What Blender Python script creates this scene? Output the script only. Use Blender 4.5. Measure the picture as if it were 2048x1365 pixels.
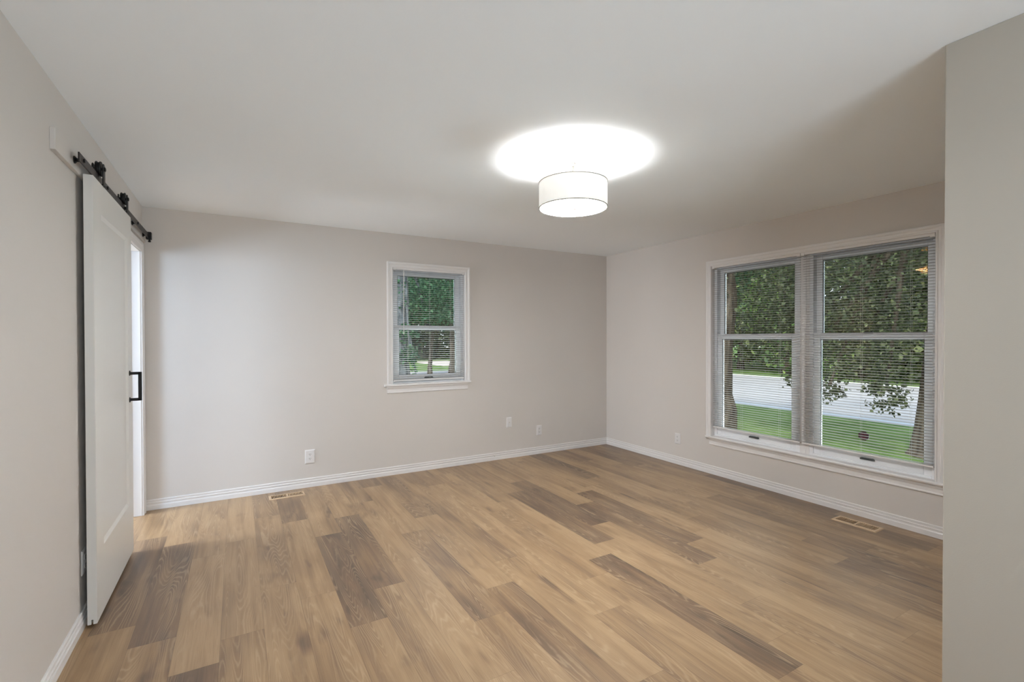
import bpy, bmesh, math, random
import numpy as np
from mathutils import Vector, Matrix

for o in list(bpy.data.objects):
    bpy.data.objects.remove(o)
S = bpy.context.scene
COL = S.collection
R = math.radians
PI = math.pi

# ------------------------------------------------------------------ camera
XL, XR, YB, ZC = -0.656, 4.165, 4.788, 2.44      # left wall, window wall, back wall, ceiling
XN, YN = 2.232, 0.729                            # near partition: its face and its end
YF = -2.60                                       # wall behind the camera
yaw, pit, rol = 0.5208, -0.0086, -0.0022
F = Vector((math.sin(yaw)*math.cos(pit), math.cos(yaw)*math.cos(pit), math.sin(pit)))
Rv = Vector((math.cos(yaw), -math.sin(yaw), 0.0))
Uv = Rv.cross(F)
R2 = Rv*math.cos(rol) + Uv*math.sin(rol)
U2 = Uv*math.cos(rol) - Rv*math.sin(rol)
cam_d = bpy.data.cameras.new('camera')
cam = bpy.data.objects.new('camera', cam_d)
COL.objects.link(cam)
M = Matrix((R2, U2, -F)).transposed().to_4x4()
M.translation = Vector((0, 0, 1.3803))
cam.matrix_world = M
cam_d.sensor_fit = 'HORIZONTAL'
cam_d.sensor_width = 36.0
cam_d.lens = 956.12/2048*36.0
cam_d.shift_y = 2.49/2048
cam_d.clip_start = 0.02
cam_d.clip_end = 300
S.camera = cam

# ------------------------------------------------------------------ light and exposure
S.view_settings.view_transform = 'Standard'
S.view_settings.look = 'None'
S.view_settings.gamma = 1.0
S.view_settings.use_curve_mapping = False
S.view_settings.exposure = 0.74
S.cycles.use_denoising = True
try:
    S.cycles.denoiser = 'OPENIMAGEDENOISE'
except Exception:
    pass
S.cycles.max_bounces = 14
S.cycles.diffuse_bounces = 8
S.cycles.transparent_max_bounces = 24
S.cycles.sample_clamp_indirect = 4.0
S.cycles.caustics_reflective = False
S.cycles.caustics_refractive = False

W = bpy.data.worlds.new('overcast_sky')
S.world = W
W.use_nodes = True
nt = W.node_tree
nt.nodes.clear()
wo = nt.nodes.new('ShaderNodeOutputWorld')
bg = nt.nodes.new('ShaderNodeBackground')
tc = nt.nodes.new('ShaderNodeTexCoord')
sx = nt.nodes.new('ShaderNodeSeparateXYZ')
cr = nt.nodes.new('ShaderNodeValToRGB')
cr.color_ramp.elements[0].position = 0.0
cr.color_ramp.elements[0].color = (0.80, 0.86, 0.92, 1)
cr.color_ramp.elements[1].position = 0.8
cr.color_ramp.elements[1].color = (0.62, 0.78, 1.0, 1)
nt.links.new(tc.outputs['Generated'], sx.inputs[0])
nt.links.new(sx.outputs['Z'], cr.inputs[0])
nt.links.new(cr.outputs[0], bg.inputs['Color'])
bg.inputs['Strength'].default_value = 1.45
nt.links.new(bg.outputs[0], wo.inputs['Surface'])


def add_light(name, kind, loc, energy, color=(1, 1, 1), direction=None, size=None, size_y=None, radius=None, angle=None):
    d = bpy.data.lights.new(name, kind)
    d.energy = energy
    d.color = color
    if kind == 'AREA':
        d.shape = 'RECTANGLE' if size_y else 'DISK'
        d.size = size
        if size_y:
            d.size_y = size_y
    if radius is not None:
        d.shadow_soft_size = radius
    if angle is not None:
        d.angle = angle
    o = bpy.data.objects.new(name, d)
    COL.objects.link(o)
    o.location = loc
    if direction is not None:
        o.rotation_euler = Vector(direction).to_track_quat('-Z', 'Y').to_euler()
    return o


add_light('sun', 'SUN', (0, 0, 20), 2.3, (1.0, 0.94, 0.84), direction=(0.55, 0.35, -0.85), angle=R(6))
# added fill light behind the camera, shining down the length of the hall
add_light('hall_fill', 'AREA', (0.60, -2.50, 1.35), 72, (0.80, 0.91, 1.0), direction=(0, 1, 0.9), size=1.4, size_y=2.0)
# daylight of the adjoining room, falling through the doorway behind the sliding door
add_light('adjoining_room_daylight', 'AREA', (-2.8, 2.35, 1.75), 41, (0.55, 0.75, 1.0), direction=(1, 0.90, -0.10), size=0.9, size_y=1.0)
add_light('adjoining_room_fill', 'AREA', (-3.1, 4.25, 1.55), 75, (0.88, 0.94, 1.0), direction=(1, 0, 0.0), size=0.8, size_y=1.0)  # added fill through the doorway to brighten the right wall
# added fill lights low outside the windows, brightening the ceiling like ground bounce
add_light('ground_fill_right', 'AREA', (5.7, 2.4, 0.05), 230, (0.80, 0.91, 1.0), direction=(-1.0, 0, 0.80), size=3.0, size_y=0.9)
add_light('ground_fill_back', 'AREA', (1.85, 6.4, 0.05), 420, (0.80, 0.91, 1.0), direction=(0, -1.0, 0.85), size=2.4, size_y=0.9)

# ------------------------------------------------------------------ materials
def new_mat(name):
    m = bpy.data.materials.new(name)
    m.use_nodes = True
    n = m.node_tree
    b = n.nodes['Principled BSDF']
    return m, n, b


def paint(name, col, rough=0.6, bump=0.0, scale=180.0, spec=0.35, var=0.0, metal=0.0):
    m, n, b = new_mat(name)
    b.inputs['Base Color'].default_value = (*col, 1)
    b.inputs['Roughness'].default_value = rough
    b.inputs['Metallic'].default_value = metal
    b.inputs['Specular IOR Level'].default_value = spec
    t = n.nodes.new('ShaderNodeTexCoord')
    if bump:
        z = n.nodes.new('ShaderNodeTexNoise')
        z.inputs['Scale'].default_value = scale
        z.inputs['Detail'].default_value = 3
        bp = n.nodes.new('ShaderNodeBump')
        bp.inputs['Strength'].default_value = bump
        bp.inputs['Distance'].default_value = 0.002
        n.links.new(t.outputs['Object'], z.inputs['Vector'])
        n.links.new(z.outputs['Fac'], bp.inputs['Height'])
        n.links.new(bp.outputs[0], b.inputs['Normal'])
    if var:
        z = n.nodes.new('ShaderNodeTexNoise')
        z.inputs['Scale'].default_value = 1.3
        z.inputs['Detail'].default_value = 2
        r = n.nodes.new('ShaderNodeValToRGB')
        r.color_ramp.elements[0].position = 0.3
        r.color_ramp.elements[1].position = 0.7
        r.color_ramp.elements[0].color = tuple(c*(1-var) for c in col)+(1,)
        r.color_ramp.elements[1].color = tuple(min(1, c*(1+var)) for c in col)+(1,)
        n.links.new(t.outputs['Object'], z.inputs['Vector'])
        n.links.new(z.outputs['Fac'], r.inputs[0])
        n.links.new(r.outputs[0], b.inputs['Base Color'])
    return m


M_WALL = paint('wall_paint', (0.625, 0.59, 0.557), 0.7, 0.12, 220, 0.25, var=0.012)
M_NEAR = paint('near_partition_dimmed_paint', (0.45, 0.42, 0.368), 0.7, 0.12, 220, 0.25)  # beige wall colour, darkened further to offset the fill light falling here
M_CEIL = paint('ceiling_paint', (0.905, 0.945, 0.98), 0.9, 0.10, 160, 0.15)
M_TRIM = paint('trim_paint', (0.74, 0.722, 0.712), 0.38, 0.03, 90, 0.45)
M_DOOR = paint('door_paint', (0.70, 0.69, 0.66), 0.35, 0.05, 120, 0.45)
M_VINYL = paint('window_vinyl', (0.80, 0.81, 0.83), 0.35, 0.0, 1, 0.45)
M_SLAT = paint('blind_slat', (0.44, 0.43, 0.415), 0.75, 0.0, 1, 0.08)
M_CORD = paint('blind_cord', (0.62, 0.60, 0.56), 0.8)
M_PLASTIC = paint('switch_plate_plastic', (0.72, 0.705, 0.70), 0.3, 0.0, 1, 0.5)
M_SLOT = paint('dark_slot', (0.05, 0.045, 0.045), 0.6)
M_BLACK = paint('black_iron', (0.006, 0.0055, 0.0055), 0.45, 0.25, 260, 0.3)
M_BRONZE = paint('oiled_rail_iron', (0.020, 0.014, 0.012), 0.42, 0.3, 200, 0.35)
M_NICKEL = paint('brushed_nickel', (0.62, 0.58, 0.52), 0.28, 0.1, 300, 0.5, metal=0.9)
M_CANOPY = paint('satin_canopy', (0.026, 0.023, 0.019), 0.5)
M_FINIAL = paint('bronze_finial', (0.26, 0.19, 0.16), 0.6, spec=0.2)
M_LATCH = paint('latch_grey', (0.05, 0.055, 0.055), 0.4)
M_TAN = paint('register_tan', (0.50, 0.36, 0.23), 0.45, 0.0, 1, 0.4)
M_DUCT = paint('duct_dark', (0.02, 0.014, 0.010), 0.8)
M_STICK = paint('sticker_maroon', (0.045, 0.008, 0.014), 0.5)
M_STICK2 = paint('sticker_red', (0.16, 0.025, 0.035), 0.5)
M_CURB = paint('curb_concrete', (0.47, 0.475, 0.49), 0.9, 0.2, 40, 0.2, var=0.06)
M_DRIVE = paint('driveway_concrete', (0.62, 0.52, 0.47), 0.9, 0.2, 60, 0.2, var=0.05)
M_ROAD = paint('street_concrete', (0.42, 0.395, 0.39), 0.9, 0.2, 60, 0.2, var=0.05)

# window glass: clear, with a mirror-like sheen at glancing angles
m, n, b = new_mat('window_glass')
n.nodes.remove(b)
out = n.nodes['Material Output']
tr = n.nodes.new('ShaderNodeBsdfTransparent')
tr.inputs[0].default_value = (0.93, 0.95, 0.94, 1)
gl = n.nodes.new('ShaderNodeBsdfGlossy')
gl.inputs['Roughness'].default_value = 0.01
gl.inputs['Color'].default_value = (0.20, 0.115, 0.05, 1)
fr = n.nodes.new('ShaderNodeFresnel')
fr.inputs['IOR'].default_value = 1.45
mx = n.nodes.new('ShaderNodeMixShader')
n.links.new(fr.outputs[0], mx.inputs[0])
n.links.new(tr.outputs[0], mx.inputs[1])
n.links.new(gl.outputs[0], mx.inputs[2])
n.links.new(mx.outputs[0], out.inputs[0])
M_GLASS = m


def glow(name, col, strength):
    m, n, b = new_mat(name)
    b.inputs['Base Color'].default_value = (0.85, 0.84, 0.80, 1)
    b.inputs['Roughness'].default_value = 0.8
    b.inputs['Emission Color'].default_value = (*col, 1)
    b.inputs['Emission Strength'].default_value = strength
    return m


M_SHADE = glow('lit_fabric_shade', (1.0, 0.985, 0.95), 0.24)
M_DIFF = glow('lit_diffuser', (0.97, 0.98, 1.0), 74.0)
M_RIM = paint('shade_rim', (0.30, 0.28, 0.24), 0.6)


def leaf_mat(name, c1, c2, c3, trans=0.35):
    m, n, b = new_mat(name)
    b.inputs['Roughness'].default_value = 0.5
    b.inputs['Specular IOR Level'].default_value = 0.3
    g = n.nodes.new('ShaderNodeNewGeometry')
    r = n.nodes.new('ShaderNodeValToRGB')
    r.color_ramp.elements[0].color = (*c1, 1)
    r.color_ramp.elements[1].color = (*c3, 1)
    e = r.color_ramp.elements.new(0.55)
    e.color = (*c2, 1)
    n.links.new(g.outputs['Random Per Island'], r.inputs[0])
    n.links.new(r.outputs[0], b.inputs['Base Color'])
    t = n.nodes.new('ShaderNodeBsdfTranslucent')
    n.links.new(r.outputs[0], t.inputs[0])
    mx = n.nodes.new('ShaderNodeMixShader')
    mx.inputs[0].default_value = trans
    n.links.new(b.outputs[0], mx.inputs[1])
    n.links.new(t.outputs[0], mx.inputs[2])
    n.links.new(mx.outputs[0], n.nodes['Material Output'].inputs[0])
    return m


M_LEAF_DARK = leaf_mat('leaf_dark', (0.035, 0.042, 0.023), (0.066, 0.080, 0.040), (0.17, 0.19, 0.09))
M_LEAF_MID = leaf_mat('leaf_mid', (0.05, 0.07, 0.028), (0.12, 0.155, 0.06), (0.33, 0.36, 0.15))
M_LEAF_BRIGHT = leaf_mat('leaf_bright', (0.07, 0.14, 0.04), (0.17, 0.30, 0.08), (0.42, 0.55, 0.16))
M_LEAF_TEAL = leaf_mat('leaf_blue_green', (0.025, 0.065, 0.035), (0.06, 0.15, 0.075), (0.16, 0.30, 0.16))
M_LEAF_REFLECTION = leaf_mat('leaf_reflection_copper', (0.20, 0.09, 0.03), (0.42, 0.19, 0.06), (0.62, 0.36, 0.12), 0.45)  # copper tint imitating the lamp's warm reflection in the glass


def bark(name, c1, c2):
    m, n, b = new_mat(name)
    b.inputs['Roughness'].default_value = 0.95
    b.inputs['Specular IOR Level'].default_value = 0.1
    t = n.nodes.new('ShaderNodeTexCoord')
    mp = n.nodes.new('ShaderNodeMapping')
    mp.inputs['Scale'].default_value = (16, 16, 3)
    z = n.nodes.new('ShaderNodeTexNoise')
    z.inputs['Scale'].default_value = 1.0
    z.inputs['Detail'].default_value = 6
    r = n.nodes.new('ShaderNodeValToRGB')
    r.color_ramp.elements[0].position = 0.35
    r.color_ramp.elements[1].position = 0.65
    r.color_ramp.elements[0].color = (*c1, 1)
    r.color_ramp.elements[1].color = (*c2, 1)
    bp = n.nodes.new('ShaderNodeBump')
    bp.inputs['Distance'].default_value = 0.03
    n.links.new(t.outputs['Object'], mp.inputs[0])
    n.links.new(mp.outputs[0], z.inputs['Vector'])
    n.links.new(z.outputs['Fac'], r.inputs[0])
    n.links.new(z.outputs['Fac'], bp.inputs['Height'])
    n.links.new(r.outputs[0], b.inputs['Base Color'])
    n.links.new(bp.outputs[0], b.inputs['Normal'])
    return m


M_BARK = bark('bark_brown', (0.035, 0.026, 0.020), (0.13, 0.10, 0.075))
M_BARK_GREY = bark('bark_grey', (0.07, 0.075, 0.085), (0.28, 0.28, 0.31))

m, n, b = new_mat('lawn_grass')
b.inputs['Roughness'].default_value = 0.95
b.inputs['Specular IOR Level'].default_value = 0.05
t = n.nodes.new('ShaderNodeTexCoord')
z1 = n.nodes.new('ShaderNodeTexNoise')
z1.inputs['Scale'].default_value = 1.1
z1.inputs['Detail'].default_value = 8
z1.inputs['Roughness'].default_value = 0.75
r1 = n.nodes.new('ShaderNodeValToRGB')
r1.color_ramp.elements[0].position = 0.32
r1.color_ramp.elements[1].position = 0.70
r1.color_ramp.elements[0].color = (0.075, 0.135, 0.035, 1)
r1.color_ramp.elements[1].color = (0.22, 0.33, 0.10, 1)
bp = n.nodes.new('ShaderNodeBump')
bp.inputs['Distance'].default_value = 0.05
z2 = n.nodes.new('ShaderNodeTexNoise')
z2.inputs['Scale'].default_value = 35
n.links.new(t.outputs['Object'], z1.inputs['Vector'])
n.links.new(t.outputs['Object'], z2.inputs['Vector'])
n.links.new(z1.outputs['Fac'], r1.inputs[0])
n.links.new(z2.outputs['Fac'], bp.inputs['Height'])
n.links.new(bp.outputs[0], b.inputs['Normal'])
n.links.new(r1.outputs[0], b.inputs['Base Color'])
M_GRASS = m

# vinyl oak planks: a tone and a seed per plank (attribute), grain from stretched noise
m, n, b = new_mat('oak_planks')
L = n.links.new
at = n.nodes.new('ShaderNodeAttribute')
at.attribute_name = 'plank'
sep = n.nodes.new('ShaderNodeSeparateColor')
L(at.outputs['Color'], sep.inputs[0])
uv = n.nodes.new('ShaderNodeUVMap')
uv.uv_map = 'plank_uv'
suv = n.nodes.new('ShaderNodeSeparateXYZ')
L(uv.outputs[0], suv.inputs[0])


def math_node(op, a, bb=None, c=None, clamp=False):
    q = n.nodes.new('ShaderNodeMath')
    q.operation = op
    q.use_clamp = clamp
    for i, v in enumerate((a, bb, c)):
        if v is None:
            continue
        if isinstance(v, (int, float)):
            q.inputs[i].default_value = v
        else:
            L(v, q.inputs[i])
    return q.outputs[0]


def noise(vec, scale, detail=3, rough=0.5, dist=0.0):
    q = n.nodes.new('ShaderNodeTexNoise')
    q.inputs['Scale'].default_value = scale
    q.inputs['Detail'].default_value = detail
    q.inputs['Roughness'].default_value = rough
    q.inputs['Distortion'].default_value = dist
    L(vec, q.inputs['Vector'])
    return q.outputs['Fac']


def vec(x, y, z):
    q = n.nodes.new('ShaderNodeCombineXYZ')
    for i, v in enumerate((x, y, z)):
        if isinstance(v, (int, float)):
            q.inputs[i].default_value = v
        else:
            L(v, q.inputs[i])
    return q.outputs[0]


def ramp(f, stops):
    q = n.nodes.new('ShaderNodeValToRGB')
    els = q.color_ramp.elements
    while len(els) < len(stops):
        els.new(0.5)
    for e, (p_, c_) in zip(els, stops):
        e.position = p_
        e.color = (*c_, 1)
    L(f, q.inputs[0])
    return q.outputs[0]


def mix(mode, fac, a, bb):
    q = n.nodes.new('ShaderNodeMix')
    q.data_type = 'RGBA'
    q.blend_type = mode
    for s_, v in ((q.inputs['Factor'], fac), (q.inputs['A'], a), (q.inputs['B'], bb)):
        if isinstance(v, (int, float)):
            s_.default_value = v
        elif isinstance(v, tuple):
            s_.default_value = (*v, 1)
        else:
            L(v, s_)
    return q.outputs['Result']


U_, V_ = suv.outputs['X'], suv.outputs['Y']
seed = math_node('MULTIPLY', sep.outputs[1], 97.0)
seed2 = math_node('MULTIPLY', sep.outputs[2], 61.0)
tone = sep.outputs[0]
# broad colour drift along the plank, cathedral rings, pores
broad = noise(vec(math_node('MULTIPLY', U_, 9.0), math_node('MULTIPLY', V_, 1.7), seed), 1.0, 2, 0.5, 0.4)
field = noise(vec(math_node('MULTIPLY', U_, 8.5), math_node('MULTIPLY', V_, 0.62), seed2), 1.0, 1.5, 0.45, 0.30)
wob = noise(vec(math_node('MULTIPLY', U_, 60.0), math_node('MULTIPLY', V_, 22.0), seed2), 1.0, 2)
fld = math_node('ADD', field, math_node('MULTIPLY', math_node('SUBTRACT', wob, 0.5), 0.012))
rings = math_node('SINE', math_node('MULTIPLY', fld, 235.0))
rings = math_node('MULTIPLY_ADD', rings, 0.5, 0.5)
rings = math_node('POWER', rings, 4.0)
patch = noise(vec(math_node('MULTIPLY', U_, 7.0), math_node('MULTIPLY', V_, 1.5), math_node('ADD', seed, 13.0)), 1.0, 1)
patch = math_node('MULTIPLY', math_node('SUBTRACT', patch, 0.36), 4.0, clamp=True)
rings = math_node('MULTIPLY', rings, patch)
pores = noise(vec(math_node('MULTIPLY', U_, 420.0), math_node('MULTIPLY', V_, 5.0), seed), 1.0, 3, 0.65)
streak = noise(vec(math_node('MULTIPLY', U_, 38.0), math_node('MULTIPLY', V_, 0.9), seed2), 1.0, 3, 0.55, 0.3)
knot = noise(vec(math_node('MULTIPLY', U_, 10.0), math_node('MULTIPLY', V_, 3.0), math_node('ADD', seed2, 5.0)), 1.0, 2, 0.5)
knot = math_node('MULTIPLY', math_node('SUBTRACT', knot, 0.62), 5.0, clamp=True)
d = math_node('MULTIPLY_ADD', math_node('SUBTRACT', broad, 0.5), 1.15, tone)
d = math_node('MULTIPLY_ADD', math_node('SUBTRACT', streak, 0.5), 0.75, d)
d = math_node('MULTIPLY_ADD', knot, 0.55, d)
col = ramp(d, [(0.0, (0.385, 0.258, 0.143)), (0.30, (0.300, 0.192, 0.103)), (0.62, (0.190, 0.120, 0.071)), (1.0, (0.105, 0.069, 0.047))])
pore_f = math_node('MULTIPLY', math_node('SUBTRACT', pores, 0.5), 0.55)
col = mix('MULTIPLY', math_node('ABSOLUTE', math_node('MULTIPLY', math_node('MINIMUM', pore_f, 0.0), 5.0), clamp=True), col, (0.62, 0.56, 0.50))
col = mix('MIX', math_node('MULTIPLY', rings, 0.48), col, (0.47, 0.345, 0.215))
# joints: a hairline at every plank edge
edge = math_node('MINIMUM', math_node('MINIMUM', U_, math_node('SUBTRACT', 0.1783, U_)),
                 math_node('MINIMUM', V_, math_node('SUBTRACT', 1.2, V_)))
groove = math_node('LESS_THAN', edge, 0.0009)
col = mix('MULTIPLY', math_node('MULTIPLY', groove, 0.45), col, (0.35, 0.30, 0.26))
L(col, b.inputs['Base Color'])
rg = math_node('MULTIPLY_ADD', pores, 0.12, 0.29)
L(rg, b.inputs['Roughness'])
b.inputs['Specular IOR Level'].default_value = 0.6
bp = n.nodes.new('ShaderNodeBump')
bp.inputs['Strength'].default_value = 0.18
bp.inputs['Distance'].default_value = 0.001
L(math_node('MULTIPLY_ADD', rings, 0.4, pores), bp.inputs['Height'])
L(bp.outputs[0], b.inputs['Normal'])
M_FLOOR = m


# ------------------------------------------------------------------ mesh helpers
class MB:
    def __init__(self, fn=None):
        self.v, self.f, self.fn = [], [], fn

    def add(self, verts, faces):
        k = len(self.v)
        self.v += [tuple(p) for p in verts]
        self.f += [tuple(i+k for i in fc) for fc in faces]
        return self

    def box(self, a, c):
        (x0, y0, z0), (x1, y1, z1) = a, c
        vs = [(x0, y0, z0), (x1, y0, z0), (x1, y1, z0), (x0, y1, z0), (x0, y0, z1), (x1, y0, z1), (x1, y1, z1), (x0, y1, z1)]
        return self.add(vs, [(0, 3, 2, 1), (4, 5, 6, 7), (0, 1, 5, 4), (1, 2, 6, 5), (2, 3, 7, 6), (3, 0, 4, 7)])

    def prism(self, pts, axis, a, c):
        """closed outline pts (2-D) pushed along axis from a to c"""
        def put(p, t):
            if axis == 'x':
                return (t, p[0], p[1])
            if axis == 'y':
                return (p[0], t, p[1])
            return (p[0], p[1], t)
        k = len(pts)
        vs = [put(p, a) for p in pts]+[put(p, c) for p in pts]
        fs = [tuple(range(k))[::-1], tuple(range(k, 2*k))]
        fs += [(i, (i+1) % k, k+(i+1) % k, k+i) for i in range(k)]
        return self.add(vs, fs)

    def lathe(self, prof, center, axis='z', seg=40, closed=False):
        """prof: (radius, height) pairs turned round axis through center"""
        cx, cy, cz = center
        vs, fs = [], []
        for r_, h in prof:
            for i in range(seg):
                a = 2*PI*i/seg
                p, q = r_*math.cos(a), r_*math.sin(a)
                vs.append({'z': (cx+p, cy+q, cz+h), 'x': (cx+h, cy+p, cz+q), 'y': (cx+q, cy+h, cz+p)}[axis])
        m_ = len(prof)
        for j in range(m_ if closed else m_-1):
            jn = (j+1) % m_
            for i in range(seg):
                i2 = (i+1) % seg
                fs.append((j*seg+i, j*seg+i2, jn*seg+i2, jn*seg+i))
        if not closed:
            fs.append(tuple(range(seg))[::-1])
            fs.append(tuple((m_-1)*seg+i for i in range(seg)))
        return self.add(vs, fs)

    def tube(self, pts, radii, seg=8):
        """round tube through 3-D points"""
        pts = [Vector(p) for p in pts]
        vs, fs = [], []
        for i, p in enumerate(pts):
            t_ = (pts[min(i+1, len(pts)-1)]-pts[max(i-1, 0)]).normalized()
            a = t_.orthogonal().normalized() if abs(t_.z) < 0.95 else Vector((1, 0, 0))
            a = (a-t_*a.dot(t_)).normalized()
            c_ = t_.cross(a)
            r_ = radii[i] if isinstance(radii, (list, tuple)) else radii
            for k in range(seg):
                w = 2*PI*k/seg
                vs.append(p+a*(r_*math.cos(w))+c_*(r_*math.sin(w)))
        for i in range(len(pts)-1):
            for k in range(seg):
                k2 = (k+1) % seg
                fs.append((i*seg+k, i*seg+k2, (i+1)*seg+k2, (i+1)*seg+k))
        fs.append(tuple(range(seg))[::-1])
        fs.append(tuple((len(pts)-1)*seg+k for k in range(seg)))
        return self.add(vs, fs)

    def sweep3(self, u0, u1, z0, z1, prof):
        """moulding round three sides of an opening, mitred; prof: (outward, d) in local (u, d, z)"""
        k = len(prof)
        vs = []
        for s_, d_ in prof:
            vs += [(u0-s_, d_, z0), (u0-s_, d_, z1+s_), (u1+s_, d_, z1+s_), (u1+s_, d_, z0)]
        fs = []
        for i in range(k):
            j = (i+1) % k
            for q in range(3):
                fs.append((i*4+q, j*4+q, j*4+q+1, i*4+q+1))
        fs.append(tuple(i*4 for i in range(k)))
        fs.append(tuple(i*4+3 for i in range(k))[::-1])
        return self.add(vs, fs)

    def build(self, name, mat, parent=None, bevel=0.0, smooth=False, seg=2, origin=None):
        vs = [self.fn(*p) for p in self.v] if self.fn else self.v
        if origin is not None:
            vs = [(p[0]-origin[0], p[1]-origin[1], p[2]-origin[2]) for p in vs]
        me = bpy.data.meshes.new(name)
        me.from_pydata(vs, [], self.f)
        bm = bmesh.new()
        bm.from_mesh(me)
        bmesh.ops.recalc_face_normals(bm, faces=bm.faces)
        bm.to_mesh(me)
        bm.free()
        me.materials.append(mat)
        o = bpy.data.objects.new(name, me)
        COL.objects.link(o)
        if origin is not None:
            o.location = origin
        if smooth:
            me.shade_smooth()
            md = o.modifiers.new('edges', 'EDGE_SPLIT')
            md.split_angle = R(35)
        if bevel:
            md = o.modifiers.new('bevel', 'BEVEL')
            md.width = bevel
            md.segments = seg
            md.limit_method = 'ANGLE'
            md.angle_limit = R(40)
            md.harden_normals = False
        if parent is not None:
            o.parent = parent
            o.matrix_parent_inverse = Matrix.Identity(4)
            o.location = Vector(o.location)-root_loc(parent) if origin is None else Vector(origin)-root_loc(parent)
        return o


def root_loc(o):
    p = Vector((0, 0, 0))
    while o is not None:
        p += Vector(o.location)
        o = o.parent
    return p


def tag(o, label=None, cat=None, group=None, kind=None):
    if label:
        o['label'] = label
    if cat:
        o['category'] = cat
    if group:
        o['group'] = group
    if kind:
        o['kind'] = kind
    return o


def empty(name, loc):
    o = bpy.data.objects.new(name, None)
    o.empty_display_size = 0.05
    COL.objects.link(o)
    o.location = loc
    return o


def struct(o, label, cat):
    return tag(o, label, cat, kind='structure')


def copy_tree(o, parent=None):
    c = o.copy()
    COL.objects.link(c)
    if parent is not None:
        c.parent = parent
    for ch in list(o.children):
        copy_tree(ch, c)
    return c


# ------------------------------------------------------------------ room shell
TW = 0.14
BW = dict(u0=1.355, u1=2.155, z0=0.895, z1=2.100)        # back window opening
RW = dict(u0=1.400, u1=3.197, z0=0.365, z1=2.100)        # double window opening in the right wall
DO = dict(y0=3.80, y1=4.68, z1=2.08)                     # doorway in the left wall

REG = [(0.225, 0.511, 4.555, 4.675), (3.895, 4.030, 1.640, 1.937)]   # floor registers (x0,x1,y0,y1)
HOLES = [(0.245, 0.491, 4.578, 4.652), (3.922, 4.003, 1.662, 1.915)]

# planks: joints and tones read row by row
PW, PL, PX = 0.1783, 1.2, 0.279
rows = {-5: (2.89, {0: .62, -1: .30, 1: .18}), -4: (2.685, {0: .60, -1: .30, 1: .16}), -3: (2.38, {-1: .66, 0: .14, 1: .18}),
        -2: (1.35, {1: .24, 2: .10}), -1: (4.15, {-1: .22, 0: .36, -2: .28}), 0: (3.94, {0: .60, -1: .20, -2: .30}), 1: (3.55, {-1: .74, 0: .26, -2: .28}),
        2: (3.848, {-1: .72, 0: .30, -2: .36}), 3: (4.11, {0: .55, -1: .22, -2: .20}), 4: (3.30, {-1: .50, 0: .18, -2: .34}),
        5: (3.54, {0: .50, -1: .22, -2: .46}), 6: (2.60, {0: .42, -1: .22, 1: .36}), 7: (3.05, {0: .20, -1: .24, 1: .44}),
        8: (2.15, {0: .30, -1: .16, 1: .22}), 9: (2.33, {-1: .74, 0: .14, 1: .34}), 10: (3.69, {-1: .66, 0: .40, -2: .22}),
        11: (3.946, {-1: .72, 0: .34, -2: .20}), 12: (3.15, {-1: .70, 0: .22, -2: .16}), 13: (3.39, {-1: .60, 0: .24, -2: .26}),
        14: (2.29, {-1: .28, 0: .20, 1: .30}), 15: (3.685, {0: .68, -1: .30, -2: .34}), 16: (2.737, {-1: .40, 0: .20, 1: .22, -2: .62}),
        17: (3.03, {-1: .34, 0: .34, 1: .66, -2: .60}), 18: (2.735, {-1: .56, 0: .30, -2: .50}), 19: (3.80, {0: .70, -1: .26, -2: .34}),
        20: (2.53, {-1: .68, 0: .30, 1: .40}), 21: (3.18, {-1: .70, 0: .58, -2: .40}), 22: (2.6, {})}
rnd = random.Random(11)
fx0, fx1, fy0, fy1 = -3.3, XR+0.02, YF-0.02, YB+0.02
fv, ff, fuv, fcol = [], [], [], []


def floor_rect(x0, x1, y0, y1, holes, emit):
    for (a, b_, c, d_) in holes:
        if a < x1 and b_ > x0 and c < y1 and d_ > y0:
            rest = [h for h in holes if h != (a, b_, c, d_)]
            for q in ((x0, min(a, x1), y0, y1), (max(b_, x0), x1, y0, y1),
                      (max(a, x0), min(b_, x1), y0, max(c, y0)), (max(a, x0), min(b_, x1), min(d_, y1), y1)):
                if q[1]-q[0] > 1e-5 and q[3]-q[2] > 1e-5:
                    floor_rect(*q, rest, emit)
            return
    emit(x0, x1, y0, y1)


k0 = math.floor((fx0-PX)/PW)
k1 = math.ceil((fx1-PX)/PW)
for k in range(k0, k1):
    xa, xb = PX+k*PW, PX+(k+1)*PW
    j0, tones = rows.get(k, (rnd.uniform(0, 1.2), {}))
    for i in range(-6, 6):
        ya, yb_ = j0+i*PL, j0+(i+1)*PL
        if yb_ < fy0 or ya > fy1:
            continue
        tn = tones.get(i)
        if tn is None:
            tn = rnd.choice([.18, .22, .26, .30, .34, .42, .6])
        sa, sb = rnd.random(), rnd.random()

        def emit(x0, x1, y0, y1):
            q = len(fv)
            fv.extend([(x0, y0, 0), (x1, y0, 0), (x1, y1, 0), (x0, y1, 0)])
            ff.append((q, q+1, q+2, q+3))
            fuv.extend([(x0-xa, y0-ya), (x1-xa, y0-ya), (x1-xa, y1-ya), (x0-xa, y1-ya)])
            fcol.append((tn, sa, sb, 1.0))
        floor_rect(max(xa, fx0), min(xb, fx1), max(ya, fy0), min(yb_, fy1), HOLES, emit)
me = bpy.data.meshes.new('floor')
me.from_pydata(fv, [], ff)
ul = me.uv_layers.new(name='plank_uv')
ul.data.foreach_set('uv', np.array(fuv, dtype=np.float32).ravel())
ca = me.attributes.new('plank', 'FLOAT_COLOR', 'FACE')
ca.data.foreach_set('color', np.array(fcol, dtype=np.float32).ravel())
me.materials.append(M_FLOOR)
floor = bpy.data.objects.new('floor', me)
COL.objects.link(floor)
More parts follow.
